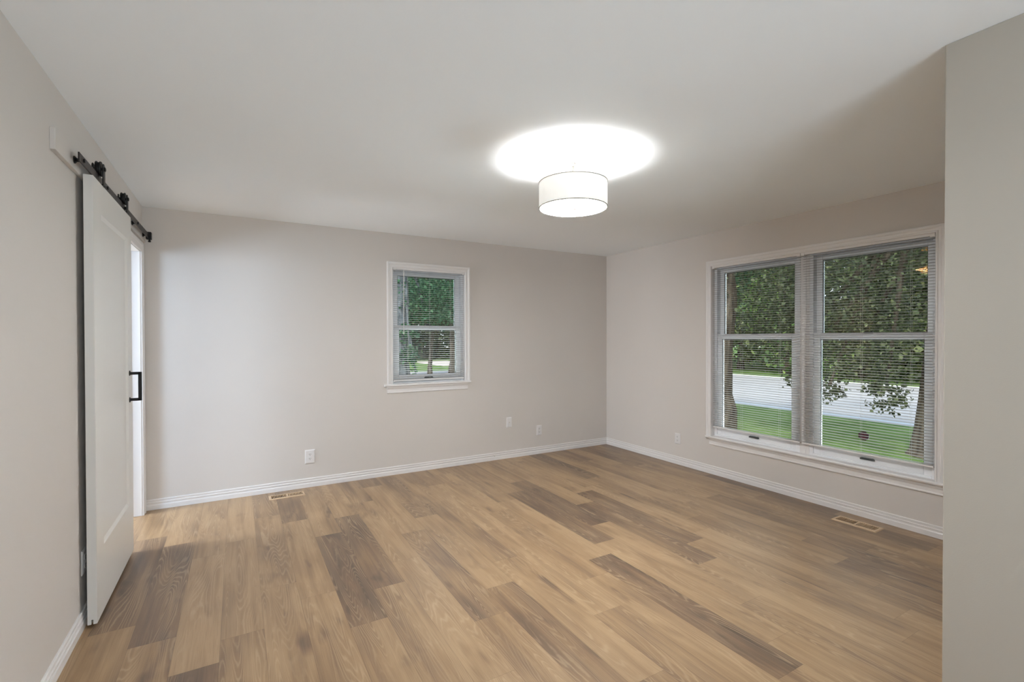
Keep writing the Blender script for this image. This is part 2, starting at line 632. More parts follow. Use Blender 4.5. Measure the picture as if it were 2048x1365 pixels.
struct(floor, 'light oak wood plank floor with scattered darker brown planks', 'floor')

c = MB().box((-3.4, YF-TW, ZC), (XR+TW, YB+TW, ZC+0.22)).build('ceiling', M_CEIL)
struct(c, 'flat off-white painted ceiling', 'ceiling')

w = MB()
w.box((-3.4, YB, 0), (BW['u0'], YB+TW, ZC)).box((BW['u1'], YB, 0), (XR+TW, YB+TW, ZC))
w.box((BW['u0'], YB, 0), (BW['u1'], YB+TW, BW['z0'])).box((BW['u0'], YB, BW['z1']), (BW['u1'], YB+TW, ZC))
struct(w.build('wall_back', M_WALL), 'pale greige wall with the small window', 'wall')

w = MB()
w.box((XR, YN-0.12, 0), (XR+TW, RW['u0'], ZC)).box((XR, RW['u1'], 0), (XR+TW, YB, ZC))
w.box((XR, RW['u0'], 0), (XR+TW, RW['u1'], RW['z0'])).box((XR, RW['u0'], RW['z1']), (XR+TW, RW['u1'], ZC))
struct(w.build('wall_right', M_WALL), 'pale greige wall with the double window', 'wall')

LT = 0.115
w = MB()
w.box((XL-LT, YF, 0), (XL, DO['y0'], ZC)).box((XL-LT, DO['y1'], 0), (XL, YB, ZC))
w.box((XL-LT, DO['y0'], DO['z1']), (XL, DO['y1'], ZC))
struct(w.build('wall_left', M_WALL), 'pale greige wall behind the sliding barn door', 'wall')

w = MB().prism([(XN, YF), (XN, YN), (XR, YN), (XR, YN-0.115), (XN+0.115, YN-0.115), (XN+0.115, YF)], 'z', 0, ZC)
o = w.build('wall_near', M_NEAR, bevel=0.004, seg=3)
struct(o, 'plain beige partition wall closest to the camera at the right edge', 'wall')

w = MB().box((-3.4, YF-TW, 0), (XN+0.115, YF, ZC))
struct(w.build('wall_front', M_WALL), 'plain wall at the end of the hall behind the camera', 'wall')
w = MB().box((-3.4, YF, 0), (-3.3, YB, ZC))
struct(w.build('wall_side', M_WALL), 'far wall of the adjoining room beyond the doorway', 'wall')

# baseboards: reeded top, flat foot
BP = [(0, 0), (0.0140, 0), (0.0140, 0.034), (0.0125, 0.0365), (0.0085, 0.038), (0.0085, 0.048), (0.0120, 0.0535), (0.0120, 0.058),
      (0.0070, 0.060), (0.0070, 0.069), (0.0100, 0.0745), (0.0095, 0.080), (0.0060, 0.083), (0, 0.083)]


def baseboard(name, p0, p1, normal, label):
    b_ = MB()
    k = len(BP)
    vs = []
    for p in (p0, p1):
        for (t_, z_) in BP:
            vs.append((p[0]+normal[0]*t_, p[1]+normal[1]*t_, z_))
    fs = [tuple(range(k)), tuple(range(k, 2*k))]+[(i, (i+1) % k, k+(i+1) % k, k+i) for i in range(k)]
    b_.add(vs, fs)
    return struct(b_.build(name, M_TRIM), label, 'baseboard')


baseboard('baseboard_back', (XL, YB), (XR, YB), (0, -1), 'white reeded baseboard under the small window')
baseboard('baseboard_right', (XR, YN), (XR, YB), (-1, 0), 'white reeded baseboard under the double window')
baseboard('baseboard_left', (XL, YF), (XL, DO['y0']-0.055), (1, 0), 'white reeded baseboard running behind the barn door')
baseboard('baseboard_near', (XN, YF), (XN, YN), (-1, 0), 'white baseboard of the near partition')
baseboard('baseboard_side', (XN, YN), (XR, YN), (0, 1), 'white baseboard on the far side of the near partition')

# doorway behind the barn door
CAS = [(0, 0), (0, -0.011), (0.004, -0.014), (0.012, -0.014), (0.015, -0.011), (0.030, -0.012), (0.036, -0.0165), (0.051, -0.018), (0.057, -0.015), (0.057, 0)]


def flip_left(u, d_, z_):
    return (XL-d_, u, z_)


dw = empty('door_1', (XL, 4.24, 0))
struct(dw, 'open doorway with white jamb half covered by the barn door', 'doorway')
j = MB()
j.box((XL-LT-0.002, DO['y1']-0.02, 0), (XL+0.001, DO['y1'], DO['z1'])).box((XL-LT-0.002, DO['y0'], 0), (XL+0.001, DO['y0']+0.02, DO['z1']))
j.box((XL-LT-0.002, DO['y0'], DO['z1']-0.02), (XL+0.001, DO['y1'], DO['z1']))
j.box((XL-LT+0.02, DO['y1']-0.032, 0), (XL-LT+0.055, DO['y1']-0.018, DO['z1']-0.02))
j.build('jamb', M_TRIM, dw, bevel=0.002)
MB(flip_left).sweep3(DO['y0']+0.015, DO['y1']-0.015, 0, DO['z1']-0.015, [(s_*1.25, d_) for s_, d_ in CAS]).build('casing', M_TRIM, dw)

# header board the rail is bolted to
HB0, HB1, HBT = 2.152, 2.243, 0.019
hb = MB().box((XL, 2.612, HB0), (XL+HBT, YB, HB1)).build('trim_1', M_WALL, bevel=0.002)
struct(hb, 'wall-coloured header board above the barn door', 'trim board')


# ------------------------------------------------------------------ windows
def map_back(u, d_, z_):
    return (u, YB+d_, z_)


def map_right(u, d_, z_):
    return (XR+d_, u, z_)


def sash(root, name, mp, u0, u1, z0, z1, d0, d1, st, top, bot):
    b_ = MB(mp)
    b_.box((u0, d0, z0), (u0+st, d1, z1)).box((u1-st, d0, z0), (u1, d1, z1))
    b_.box((u0+st, d0, z0), (u1-st, d1, z0+bot)).box((u0+st, d0, z1-top), (u1-st, d1, z1))
    s_ = b_.build(name, M_VINYL, root, bevel=0.004)
    dm = (d0+d1)/2
    g = MB(mp).box((u0+st-0.004, dm-0.003, z0+bot-0.004), (u1-st+0.004, dm+0.003, z1-top+0.004)).build('glass_pane', M_GLASS, s_)
    # dark glazing gasket round the pane
    gk = MB(mp)
    a, b2, c_, d2 = u0+st, u1-st, z0+bot, z1-top
    for q in (((a, dm-0.008, c_), (a+0.004, dm-0.003, d2)), ((b2-0.004, dm-0.008, c_), (b2, dm-0.003, d2)),
              ((a, dm-0.008, c_), (b2, dm-0.003, c_+0.003)), ((a, dm-0.008, d2-0.004), (b2, dm-0.003, d2))):
        gk.box(*q)
    gk.build('gasket', M_LATCH, s_)
    return s_


def latch(root, mp, u, z_, d_, w_=0.05, name='latch'):
    b_ = MB(mp)
    b_.prism([(u-w_, z_-0.006), (u+w_, z_-0.006), (u+w_, z_+0.004), (u+w_*0.8, z_+0.009), (u-w_*0.8, z_+0.009), (u-w_, z_+0.004)], 'y', d_-0.016, d_)
    return b_.build(name, M_LATCH, root, bevel=0.002)


def window_unit(root, mp, u0, u1, z0, z1, zm, d0=0.045):
    """one double-hung unit: jamb frame, lower sash in front, upper sash behind; zm = top of the meeting rail"""
    b_ = MB(mp)
    fw = 0.030
    b_.box((u0, d0-0.005, z0), (u0+fw, TW, z1)).box((u1-fw, d0-0.005, z0), (u1, TW, z1))
    b_.box((u0+fw, d0-0.005, z1-fw), (u1-fw, TW, z1)).box((u0+fw, d0-0.005, z0), (u1-fw, TW, z0+0.022))
    b_.build('unit_frame', M_VINYL, root, bevel=0.003)
    ls = sash(root, 'lower_sash', mp, u0+0.028, u1-0.028, z0+0.020, zm, d0+0.008, d0+0.042, 0.052, 0.048, 0.072)
    us = sash(root, 'upper_sash', mp, u0+0.028, u1-0.028, zm-0.040, z1-0.028, d0+0.046, d0+0.080, 0.048, 0.040, 0.040)
    um = (u0+u1)/2
    latch(ls, mp, um, zm+0.004, d0+0.022, 0.032, 'lock')
    latch(ls, mp, um, z0+0.056, d0+0.009, 0.048, 'lift_handle')
    return ls, us


def stool_apron(root, mp, u0, u1, z_, depth):
    b_ = MB(mp)
    prof = [(depth, z_), (-0.030, z_), (-0.036, z_-0.004), (-0.037, z_-0.012), (-0.034, z_-0.020), (-0.026, z_-0.022), (depth, z_-0.022)]
    k = len(prof)
    vs = [(u0-0.03, d_, q) for d_, q in prof]+[(u1+0.03, d_, q) for d_, q in prof]
    b_.add(vs, [tuple(range(k)), tuple(range(k, 2*k))]+[(i, (i+1) % k, k+(i+1) % k, k+i) for i in range(k)])
    b_.build('stool', M_TRIM, root, bevel=0.0015)
    b_ = MB(mp)
    za = z_-0.022
    prof = [(0, za), (-0.020, za), (-0.020, za-0.010), (-0.014, za-0.022), (-0.010, za-0.030), (-0.010, za-0.054), (-0.012, za-0.058), (-0.012, za-0.066), (-0.008, za-0.070), (0, za-0.070)]
    k = len(prof)
    vs = [(u0, d_, q) for d_, q in prof]+[(u1, d_, q) for d_, q in prof]
    b_.add(vs, [tuple(range(k)), tuple(range(k, 2*k))]+[(i, (i+1) % k, k+(i+1) % k, k+i) for i in range(k)])
    b_.build('apron', M_TRIM, root)


def jamb_lining(root, mp, w_):
    b_ = MB(mp)
    t_ = 0.004
    b_.box((w_['u0'], 0, w_['z0']), (w_['u0']+t_, 0.06, w_['z1'])).box((w_['u1']-t_, 0, w_['z0']), (w_['u1'], 0.06, w_['z1']))
    b_.box((w_['u0'], 0, w_['z1']-t_), (w_['u1'], 0.06, w_['z1']))
    b_.build('jamb', M_TRIM, root)


# small window in the back wall
w1 = empty('window_1', (1.755, YB, 0.915))
struct(w1, 'small white double-hung window in the back wall', 'window')
jamb_lining(w1, map_back, BW)
MB(map_back).sweep3(BW['u0']+0.002, BW['u1']-0.002, 0.917, BW['z1']-0.002, CAS).build('casing', M_TRIM, w1)
stool_apron(w1, map_back, 1.298, 2.212-0.03, 0.917, 0.05)
window_unit(w1, map_back, BW['u0']+0.004, BW['u1']-0.004, 0.910, BW['z1']-0.004, 1.515)

# double window in the right wall
w2 = empty('window_2', (XR, 2.30, 0.387))
struct(w2, 'large white double window of two hung units in the right wall', 'window')
jamb_lining(w2, map_right, RW)
MB(map_right).sweep3(RW['u0']+0.002, RW['u1']-0.002, 0.387, RW['z1']-0.002, CAS).build('casing', M_TRIM, w2)
stool_apron(w2, map_right, RW['u0']-0.053, RW['u1']+0.053-0.035, 0.387, 0.05)
UMID = 2.300
b_ = MB(map_right)
b_.box((UMID-0.040, 0.040, 0.380), (UMID+0.040, TW, RW['z1']))
b_.box((UMID-0.012, 0.036, 0.380), (UMID+0.012, 0.041, RW['z1']))
b_.build('mullion', M_TRIM, w2, bevel=0.002)
lsl, _ = window_unit(w2, map_right, UMID+0.040, RW['u1']-0.004, 0.382, RW['z1']-0.004, 1.413)
lsr, _ = window_unit(w2, map_right, RW['u0']+0.004, UMID-0.040, 0.382, RW['z1']-0.004, 1.413)


# mini blinds
def blind(name, mp, u0, u1, zt, zb, label, cords, wand=None, tilt=2.0):
    root = empty(name, mp((u0+u1)/2, 0.012, zb))
    tag(root, label, 'blind', 'mini blinds')
    d0, d1 = 0.000, 0.026
    b_ = MB(mp)
    b_.box((u0, d0-0.004, zt-0.026), (u1, d1+0.002, zt))
    b_.build('headrail', M_TRIM, root, bevel=0.002)
    for uu in (u0, u1):
        sgn = 1 if uu == u0 else -1
        b_ = MB(mp).box((uu-sgn*0.001, d0-0.008, zt-0.033), (uu+sgn*0.028, d1+0.004, zt+0.001))
        b_.build('mounting_bracket', M_TRIM, root, bevel=0.0015)
    b_ = MB(mp)
    pitch = 0.0208
    nn = int((zt-0.036-zb-0.014)/pitch)
    ua, ub = u0+0.006, u1-0.006
    cs = [(-0.0125, -0.0016), (-0.0060, 0.0001), (0.0, 0.0006), (0.0060, 0.0001), (0.0125, -0.0016)]
    ct, sn = math.cos(R(tilt)), math.sin(R(tilt))
    cs = [(a*ct-h*sn, h*ct+a*sn) for a, h in cs]
    for i in range(nn):
        z_ = zb+0.022+i*(zt-0.040-zb-0.022)/(nn-1)
        vs, k = [], len(cs)
        for uu in (ua, ub):
            vs += [(uu, 0.0132+a, z_+h+0.0003) for a, h in cs]+[(uu, 0.0132+a, z_+h-0.0003) for a, h in reversed(cs)]
        kk = 2*k
        b_.add(vs, [tuple(range(kk)), tuple(range(kk, 2*kk))]+[(q, (q+1) % kk, kk+(q+1) % kk, kk+q) for q in range(kk)])
    b_.build('slats', M_SLAT, root)
    b_ = MB(mp).box((ua-0.002, 0.002, zb), (ub+0.002, 0.0245, zb+0.013))
    b_.build('bottom_rail', M_TRIM, root, bevel=0.003)
    for uu in cords:
        b_ = MB(mp)
        for dd in (0.0008, 0.0256):
            b_.box((uu-0.0004, dd-0.0004, zb+0.006), (uu+0.0004, dd+0.0004, zt-0.02))
        b_.build('ladder_cord', M_CORD, root)
    if wand:
        b_ = MB(mp).tube([(wand[0], -0.012, wand[1]), (wand[0]-0.002, -0.014, wand[2])], 0.0035, 8)
        b_.build('tilt_wand', M_CORD, root)
        b_ = MB(mp).tube([(wand[0], 0.0, wand[1]+0.004), (wand[0], -0.012, wand[1]+0.004), (wand[0], -0.012, wand[1]-0.008)], 0.0018, 6)
        b_.build('wand_hook', M_CORD, root)
    return root


blind('mini_blind', map_back, 1.362, 2.148, 2.104, 0.942, 'white mini blind with a tilt wand in the small back window', (1.52, 1.755, 1.99), wand=(1.470, 2.072, 1.42), tilt=7.0)
blind('mini_blind', map_right, 2.316, 3.187, 2.106, 0.474, 'white mini blind on the corner side of the double window', (2.50, 2.87))
blind('mini_blind', map_right, 1.408, 2.309, 2.106, 0.474, 'white mini blind over the pane with the round sticker', (1.545, 1.86, 2.17))

# round security sticker on the lower pane
st = empty('window_sticker', (XR+0.069, 1.866, 0.611))
tag(st, 'small dark maroon octagonal sticker on the lower window pane', 'sticker')
oc = [(1.866+0.039*math.cos(R(22.5+45*i)), 0.611+0.037*math.sin(R(22.5+45*i))) for i in range(8)]
oc2 = [(1.866+0.034*math.cos(R(22.5+45*i)), 0.611+0.032*math.sin(R(22.5+45*i))) for i in range(8)]
MB().prism(oc, 'x', XR+0.0665, XR+0.0687).build('sticker_face', M_STICK, st)
b_ = MB()
for dz, hw in ((0.012, 0.016), (0.0, 0.022), (-0.012, 0.017)):
    b_.box((XR+0.0660, 1.866-hw, 0.611+dz-0.002), (XR+0.0666, 1.866+hw, 0.611+dz+0.002))
b_.build('print_lines', M_STICK2, st)

# ------------------------------------------------------------------ barn door
DX0, DX1, DY0, DY1, DZ0, DZ1 = -0.628, -0.592, 2.965, 3.890, 0.018, 2.160
bd = empty('barn_door', ((DX0+DX1)/2, (DY0+DY1)/2, DZ0))
tag(bd, 'white one-panel sliding barn door hanging from the black rail', 'door')
b_ = MB()
b_.box((DX0, DY0, DZ0), (-0.6135, DY1, DZ1))
b_.box((-0.6135, DY0, DZ0+0.022), (-0.6065, DY1, DZ1))
py0, py1, pz0, pz1, ch, dp = DY0+0.150, DY1-0.122, 0.345, 2.005, 0.016, 0.011
rect = lambda a, c_, e, f_, x: [(x, a, e), (x, c_, e), (x, c_, f_), (x, a, f_)]
vs = rect(DY0, DY1, DZ0, DZ1, -0.6065)+rect(DY0, DY1, DZ0, DZ1, DX1)+rect(py0, py1, pz0, pz1, DX1)+rect(py0+ch, py1-ch, pz0+ch, pz1-ch, DX1-dp)
fs = [(3, 2, 1, 0)]
for a in (0, 4, 8):
    fs += [(a+i, a+(i+1) % 4, a+4+(i+1) % 4, a+4+i) for i in range(4)]
fs.append((12, 13, 14, 15))
b_.add(vs, fs)
b_.build('slab', M_DOOR, bd)

hd = MB()
hy, hz0, hz1, hx = 3.802, 0.990, 1.172, -0.530
hd.box((hx-0.018, hy-0.008, hz0), (hx, hy+0.008, hz1))
hd.box((DX1, hy-0.008, hz1-0.017), (hx-0.006, hy+0.008, hz1)).box((DX1, hy-0.008, hz0), (hx-0.006, hy+0.008, hz0+0.017))
h_ = hd.build('handle', M_BLACK, bd, bevel=0.002)
for zz in (hz0+0.007, hz1-0.007):
    MB().lathe([(0.0165, 0), (0.0165, 0.003), (0.013, 0.005)], (DX1, hy, zz), 'x', 24).build('rosette', M_BLACK, h_, smooth=True)

RX, RZ0, RZ1 = -0.607, 2.173, 2.212
WZ = RZ1+0.034


def hanger(yc):
    hg = empty('hanger', (RX, yc, DZ1))
    hg.parent = bd
    hg.location = Vector((RX, yc, DZ1))-root_loc(bd)
    for xx in (-0.5905, -0.6325):
        out = [(yc-0.021, DZ1+0.002), (yc+0.021, DZ1+0.002)]
        out += [(yc+0.021*math.cos(R(a)), WZ+0.006+0.021*math.sin(R(a))) for a in range(0, 181, 15)]
        MB().prism(out, 'x', xx, xx+0.0045).build('strap', M_BLACK, hg, bevel=0.0008)
    MB().box((-0.6325, yc-0.021, DZ1), (-0.586, yc+0.021, DZ1+0.005)).build('foot_plate', M_BLACK, hg)
    # grooved wheel riding on the rail
    MB().lathe([(0.008, -0.011), (0.037, -0.011), (0.038, -0.006), (0.0335, -0.004), (0.0335, 0.004), (0.038, 0.006), (0.037, 0.011), (0.008, 0.011)], (RX, yc, WZ), 'x', 36).build('wheel', M_BLACK, hg, smooth=True)
    MB().lathe([(0.0075, -0.033), (0.0075, 0.019), (0.0115, 0.0192), (0.0115, 0.026), (0.006, 0.028)], (RX, yc, WZ), 'x', 6).build('axle_bolt', M_BLACK, hg)
    return hg


hanger(3.160)
hanger(3.760)

rl = empty('sliding_rail', (RX, 3.78, RZ0))
tag(rl, 'black flat steel barn door rail bolted to the header board', 'rail')
RY0, RY1 = 2.800, 4.735
MB().box((RX-0.003, RY0, RZ0), (RX+0.003, RY1, RZ1)).build('flat_bar', M_BRONZE, rl, bevel=0.0007)
zb_ = (RZ0+RZ1)/2
for yy in (2.865, 3.32, 3.78, 4.22, 4.66):
    xa, xb = XL+HBT, RX-0.003
    ln = xb-xa
    MB().lathe([(0.017, 0), (0.017, 0.004), (0.008, 0.011), (0.008, ln-0.009), (0.0125, ln-0.003), (0.0125, ln)], (xa, yy, zb_), 'x', 20).build('spacer', M_BLACK, rl, smooth=True)
    MB().lathe([(0.0095, 0), (0.0095, 0.004), (0.0075, 0.0065)], (RX+0.003, yy, zb_), 'x', 6).build('bolt', M_BLACK, rl)
b_ = MB().box((RX-0.016, 4.690, RZ0-0.006), (RX+0.020, 4.732, RZ1+0.012))
es = b_.build('end_stop', M_BLACK, rl, bevel=0.003)
MB().lathe([(0.007, 0), (0.007, -0.012), (0.010, -0.0125), (0.010, -0.018), (0.006, -0.021)], (RX+0.006, 4.711, RZ0-0.006), 'z', 12).build('stop_screw', M_BLACK, es)

# ------------------------------------------------------------------ ceiling light
CX, CY = 1.7325, 2.288
lf = empty('ceiling_light', (CX, CY, ZC))
tag(lf, 'white drum-shade semi-flush ceiling light, switched on', 'ceiling light')
MB().lathe([(0.001, -0.024), (0.057, -0.024), (0.061, -0.020), (0.061, 0.0), (0.001, 0.0)], (CX, CY, ZC), 'z', 48).build('canopy', M_CANOPY, lf, smooth=True)
stem = MB().lathe([(0.013, -0.020), (0.016, -0.026), (0.0115, -0.036), (0.0085, -0.040), (0.0085, -0.275), (0.005, -0.280)], (CX, CY, ZC), 'z', 24).build('stem', M_CANOPY, lf, smooth=True)
MB().lathe([(0.0042, 0.0), (0.0042, -0.010), (0.002, -0.011)], (CX-0.032, CY-0.02, ZC-0.024), 'z', 10).build('canopy_screw', M_NICKEL, lf)
SR, SZ0, SZ1 = 0.2015, 2.153, 2.300
sh = MB().lathe([(SR, SZ0), (SR, SZ1), (SR-0.003, SZ1), (SR-0.003, SZ0)], (CX, CY, 0), 'z', 96, closed=True).build('lamp_shade', M_SHADE, lf, smooth=True)
for zz in (SZ0, SZ1):
    MB().lathe([(SR+0.0016, -0.0026), (SR+0.0016, 0.0026), (SR-0.004, 0.0026), (SR-0.004, -0.0026)], (CX, CY, zz), 'z', 96, closed=True).build('shade_rim', M_RIM, sh, smooth=True)
sp = MB()
for i in range(3):
    a = R(20+120*i)
    sp.tube([(CX, CY, SZ1-0.020), (CX+(SR-0.004)*math.cos(a), CY+(SR-0.004)*math.sin(a), SZ1-0.003)], 0.0022, 6)
sp.build('spider_ring', M_NICKEL, lf)
dprof = [(SR-0.006, SZ0+0.004), (SR-0.006, SZ0-0.002), (SR-0.02, SZ0-0.003), (0.001, SZ0-0.004), (0.001, SZ0-0.001), (SR-0.02, SZ0+0.001)]
MB().lathe(dprof, (CX, CY, 0), 'z', 96, closed=True).build('diffuser', M_DIFF, lf, smooth=True)
MB().lathe([(0.017, 0.0), (0.018, -0.003), (0.009, -0.004), (0.008, -0.008), (0.010, -0.010), (0.009, -0.015), (0.001, -0.016)], (CX, CY, SZ0-0.0045), 'z', 24).build('finial', M_FINIAL, lf, smooth=True)
for i in range(3):
    a = R(80+120*i)
    pl = add_light('bulb', 'POINT', (CX+0.07*math.cos(a), CY+0.07*math.sin(a), SZ1-0.135), 2.1, (1.0, 0.95, 0.89), radius=0.075)


# ------------------------------------------------------------------ wall plates
def plate(name, mp, u, z_, label, cat, kind='outlet', group=None, w_=0.074, h_=0.118):
    root = empty(name, mp(u, 0, z_))
    tag(root, label, cat, group)
    b_ = MB(mp)
    a, c_ = w_/2, h_/2
    vs = [(u-a, 0, z_-c_), (u+a, 0, z_-c_), (u+a, 0, z_+c_), (u-a, 0, z_+c_),
          (u-a, -0.003, z_-c_), (u+a, -0.003, z_-c_), (u+a, -0.003, z_+c_), (u-a, -0.003, z_+c_),
          (u-a+0.008, -0.007, z_-c_+0.008), (u+a-0.008, -0.007, z_-c_+0.008), (u+a-0.008, -0.007, z_+c_-0.008), (u-a+0.008, -0.007, z_+c_-0.008)]
    fs = [(0, 1, 2, 3)]+[(k_+i, k_+(i+1) % 4, k_+4+(i+1) % 4, k_+4+i) for k_ in (0, 4) for i in range(4)]+[(8, 9, 10, 11)]
    b_.add(vs, fs)
    b_.build('plate', M_PLASTIC, root, bevel=0.001)
    if kind == 'outlet':
        for s_ in (-1, 1):
            zc = z_+s_*0.0195
            oc_ = [(u+0.0165*math.cos(R(q)), zc+0.0145*math.sin(R(q))) for q in range(15, 375, 30)]
            rc = MB(mp).prism(oc_, 'y', -0.0090, -0.006).build('receptacle', M_PLASTIC, root, bevel=0.0006)
            b_ = MB(mp)
            b_.box((u-0.0080, -0.0094, zc+0.000), (u-0.0050, -0.0088, zc+0.0090)).box((u+0.0050, -0.0094, zc+0.000), (u+0.0080, -0.0088, zc+0.0080))
            b_.prism([(u+0.0028*math.cos(R(q)), zc-0.0075+0.0028*math.sin(R(q))) for q in range(0, 360, 45)], 'y', -0.0094, -0.0088)
            b_.build('slots', M_SLOT, rc)
        MB(mp).lathe([(0.003, -0.0078), (0.003, -0.006)], (u, 0, z_), 'y', 10).build('screw', M_PLASTIC, root)
    elif kind == 'jack':
        MB(mp).lathe([(0.0055, -0.014), (0.0055, -0.006)], (u, 0, z_), 'y', 14).build('coaxial_jack', M_NICKEL, root)
        for s_ in (-1, 1):
            MB(mp).lathe([(0.003, -0.0078), (0.003, -0.006)], (u, 0, z_+s_*0.042), 'y', 10).build('screw', M_PLASTIC, root)
    return root


def map_left(u, d_, z_):
    return (XL-d_, u, z_)


plate('wall_outlet', map_back, 0.576, 0.282, 'white double outlet above the floor register on the back wall', 'outlet', group='wall outlets', w_=0.088, h_=0.128)
plate('cable_jack', map_back, 2.704, 0.411, 'white cable jack plate with a metal stud, left of an outlet', 'cable jack', kind='jack', w_=0.066, h_=0.114)
plate('wall_outlet', map_back, 3.116, 0.280, 'white double outlet on the back wall near the far corner', 'outlet', group='wall outlets')
plate('wall_outlet', map_right, 3.624, 0.278, 'white double outlet on the window wall, between corner and sill', 'outlet', group='wall outlets')
plate('wall_outlet', map_left, 3.035, 0.305, 'white outlet half hidden behind the barn door edge', 'outlet', group='wall outlets')

# small stub of cable at the baseboard
cs_ = MB().lathe([(0.0055, -0.003), (0.0055, 0.0), (0.004, 0.004), (0.004, 0.014), (0.002, 0.016)], (0, 0, 0), 'y', 12)
cs_.v = [(x+2.508, YB-0.010-y, z_+0.050) for x, y, z_ in cs_.v]
tag(cs_.build('cable_stub', M_NICKEL), 'tiny metal stub poking out of the back baseboard', 'stub')


# ------------------------------------------------------------------ floor registers
def register(rect_, hole, long_axis, label, lean):
    x0, x1, y0, y1 = rect_
    a0, a1, b0, b1 = hole
    root = empty('floor_register', ((x0+x1)/2, (y0+y1)/2, 0))
    tag(root, label, 'floor register', 'floor registers')
    e, h = 0.006, 0.0055
    fr = MB()
    vs = rect2 = lambda a, b_, c_, d_, z_: [(a, c_, z_), (b_, c_, z_), (b_, d_, z_), (a, d_, z_)]
    V = rect2(x0, x1, y0, y1, 0.0003)+rect2(x0+e, x1-e, y0+e, y1-e, h)+rect2(a0, a1, b0, b1, h)+rect2(a0, a1, b0, b1, -0.012)
    Fc = [(k_+i, k_+(i+1) % 4, k_+4+(i+1) % 4, k_+4+i) for k_ in (0, 4, 8) for i in range(4)]
    fr.add(V, Fc)
    # centre bar between the two banks
    if long_axis == 'x':
        mid = (a0+a1)/2
        fr.box((mid-0.008, b0, -0.010), (mid+0.008, b1, h-0.0003))
    else:
        mid = (b0+b1)/2
        fr.box((a0, mid-0.008, -0.010), (a1, mid+0.008, h-0.0003))
    fr.build('frame', M_TAN, root)
    bt = MB()
    V = rect2(a0, a1, b0, b1, -0.011)+rect2(a0, a1, b0, b1, -0.12)
    bt.add(V, [(i, (i+1) % 4, 4+(i+1) % 4, 4+i) for i in range(4)]+[(4, 5, 6, 7)])
    bt.build('duct', M_DUCT, root)
    lo, hi = (a0, a1) if long_axis == 'x' else (b0, b1)
    nl = 9
    for bank, (p, q) in enumerate(((lo, mid-0.008), (mid+0.008, hi))):
        step = (q-p)/(nl+0.5)
        sg = lean if bank == 0 else -lean
        for i in range(1, nl+1):
            t_ = p+step*i-step*0.1
            w_ = step*0.15
            pr = [(t_-w_, h-0.0006), (t_+w_, h-0.0006), (t_+w_+sg*0.0045, -0.009), (t_-w_+sg*0.0045, -0.009)]
            lv = MB()
            if long_axis == 'x':
                lv.prism(pr, 'y', b0+0.001, b1-0.001)
            else:
                lv.prism([(u_, z_) for u_, z_ in pr], 'x', a0+0.001, a1-0.001)
            lv.build('louver', M_TAN, root)
    return root


register(REG[0], HOLES[0], 'x', 'tan floor register along the back wall below an outlet', 1)
register(REG[1], HOLES[1], 'y', 'tan floor register along the window wall below the double window', -1)

# ------------------------------------------------------------------ outdoors
GZ = -0.30
g = MB().add([(XR+TW, -30, GZ), (10.95, -30, GZ), (10.95, 20.5, GZ), (XR+TW, 20.5, GZ)], [(0, 1, 2, 3)])
g.add([(-30, YB+TW, GZ), (XR+TW, YB+TW, GZ), (XR+TW, 20.5, GZ), (-30, 20.5, GZ)], [(0, 1, 2, 3)])
g.add([(19.9, -30, GZ), (80, -30, GZ), (80, 80, GZ), (19.9, 80, GZ)], [(0, 1, 2, 3)])
g.add([(-30, 23.3, GZ), (19.9, 23.3, GZ), (19.9, 80, GZ), (-30, 80, GZ)], [(0, 1, 2, 3)])
g.build('lawn', M_GRASS)
tag(bpy.data.objects['lawn'], 'mown green lawn around the house outside the windows', 'lawn', kind='structure')
s_ = MB().add([(11.35, -30, GZ-0.03), (19.9, -30, GZ-0.03), (19.9, 23.3, GZ-0.03), (11.35, 23.3, GZ-0.03)], [(0, 1, 2, 3)])
s_.add([(-30, 20.5, GZ-0.005), (11.35, 20.5, GZ-0.005), (11.35, 23.3, GZ-0.005), (-30, 23.3, GZ-0.005)], [(0, 1, 2, 3)])
struct(s_.build('street', M_ROAD), 'pale concrete street beyond the lawn', 'street')
s_ = MB().box((10.95, -30, GZ-0.2), (11.35, 20.5, GZ+0.012))
struct(s_.build('curb', M_CURB, bevel=0.02), 'grey concrete curb between lawn and street', 'curb')

dr = MB().box((10.7, 27.0, GZ-0.1), (13.6, 33.5, GZ+0.012))
struct(dr.build('driveway', M_DRIVE), 'pinkish pale driveway across the side lawn', 'driveway')


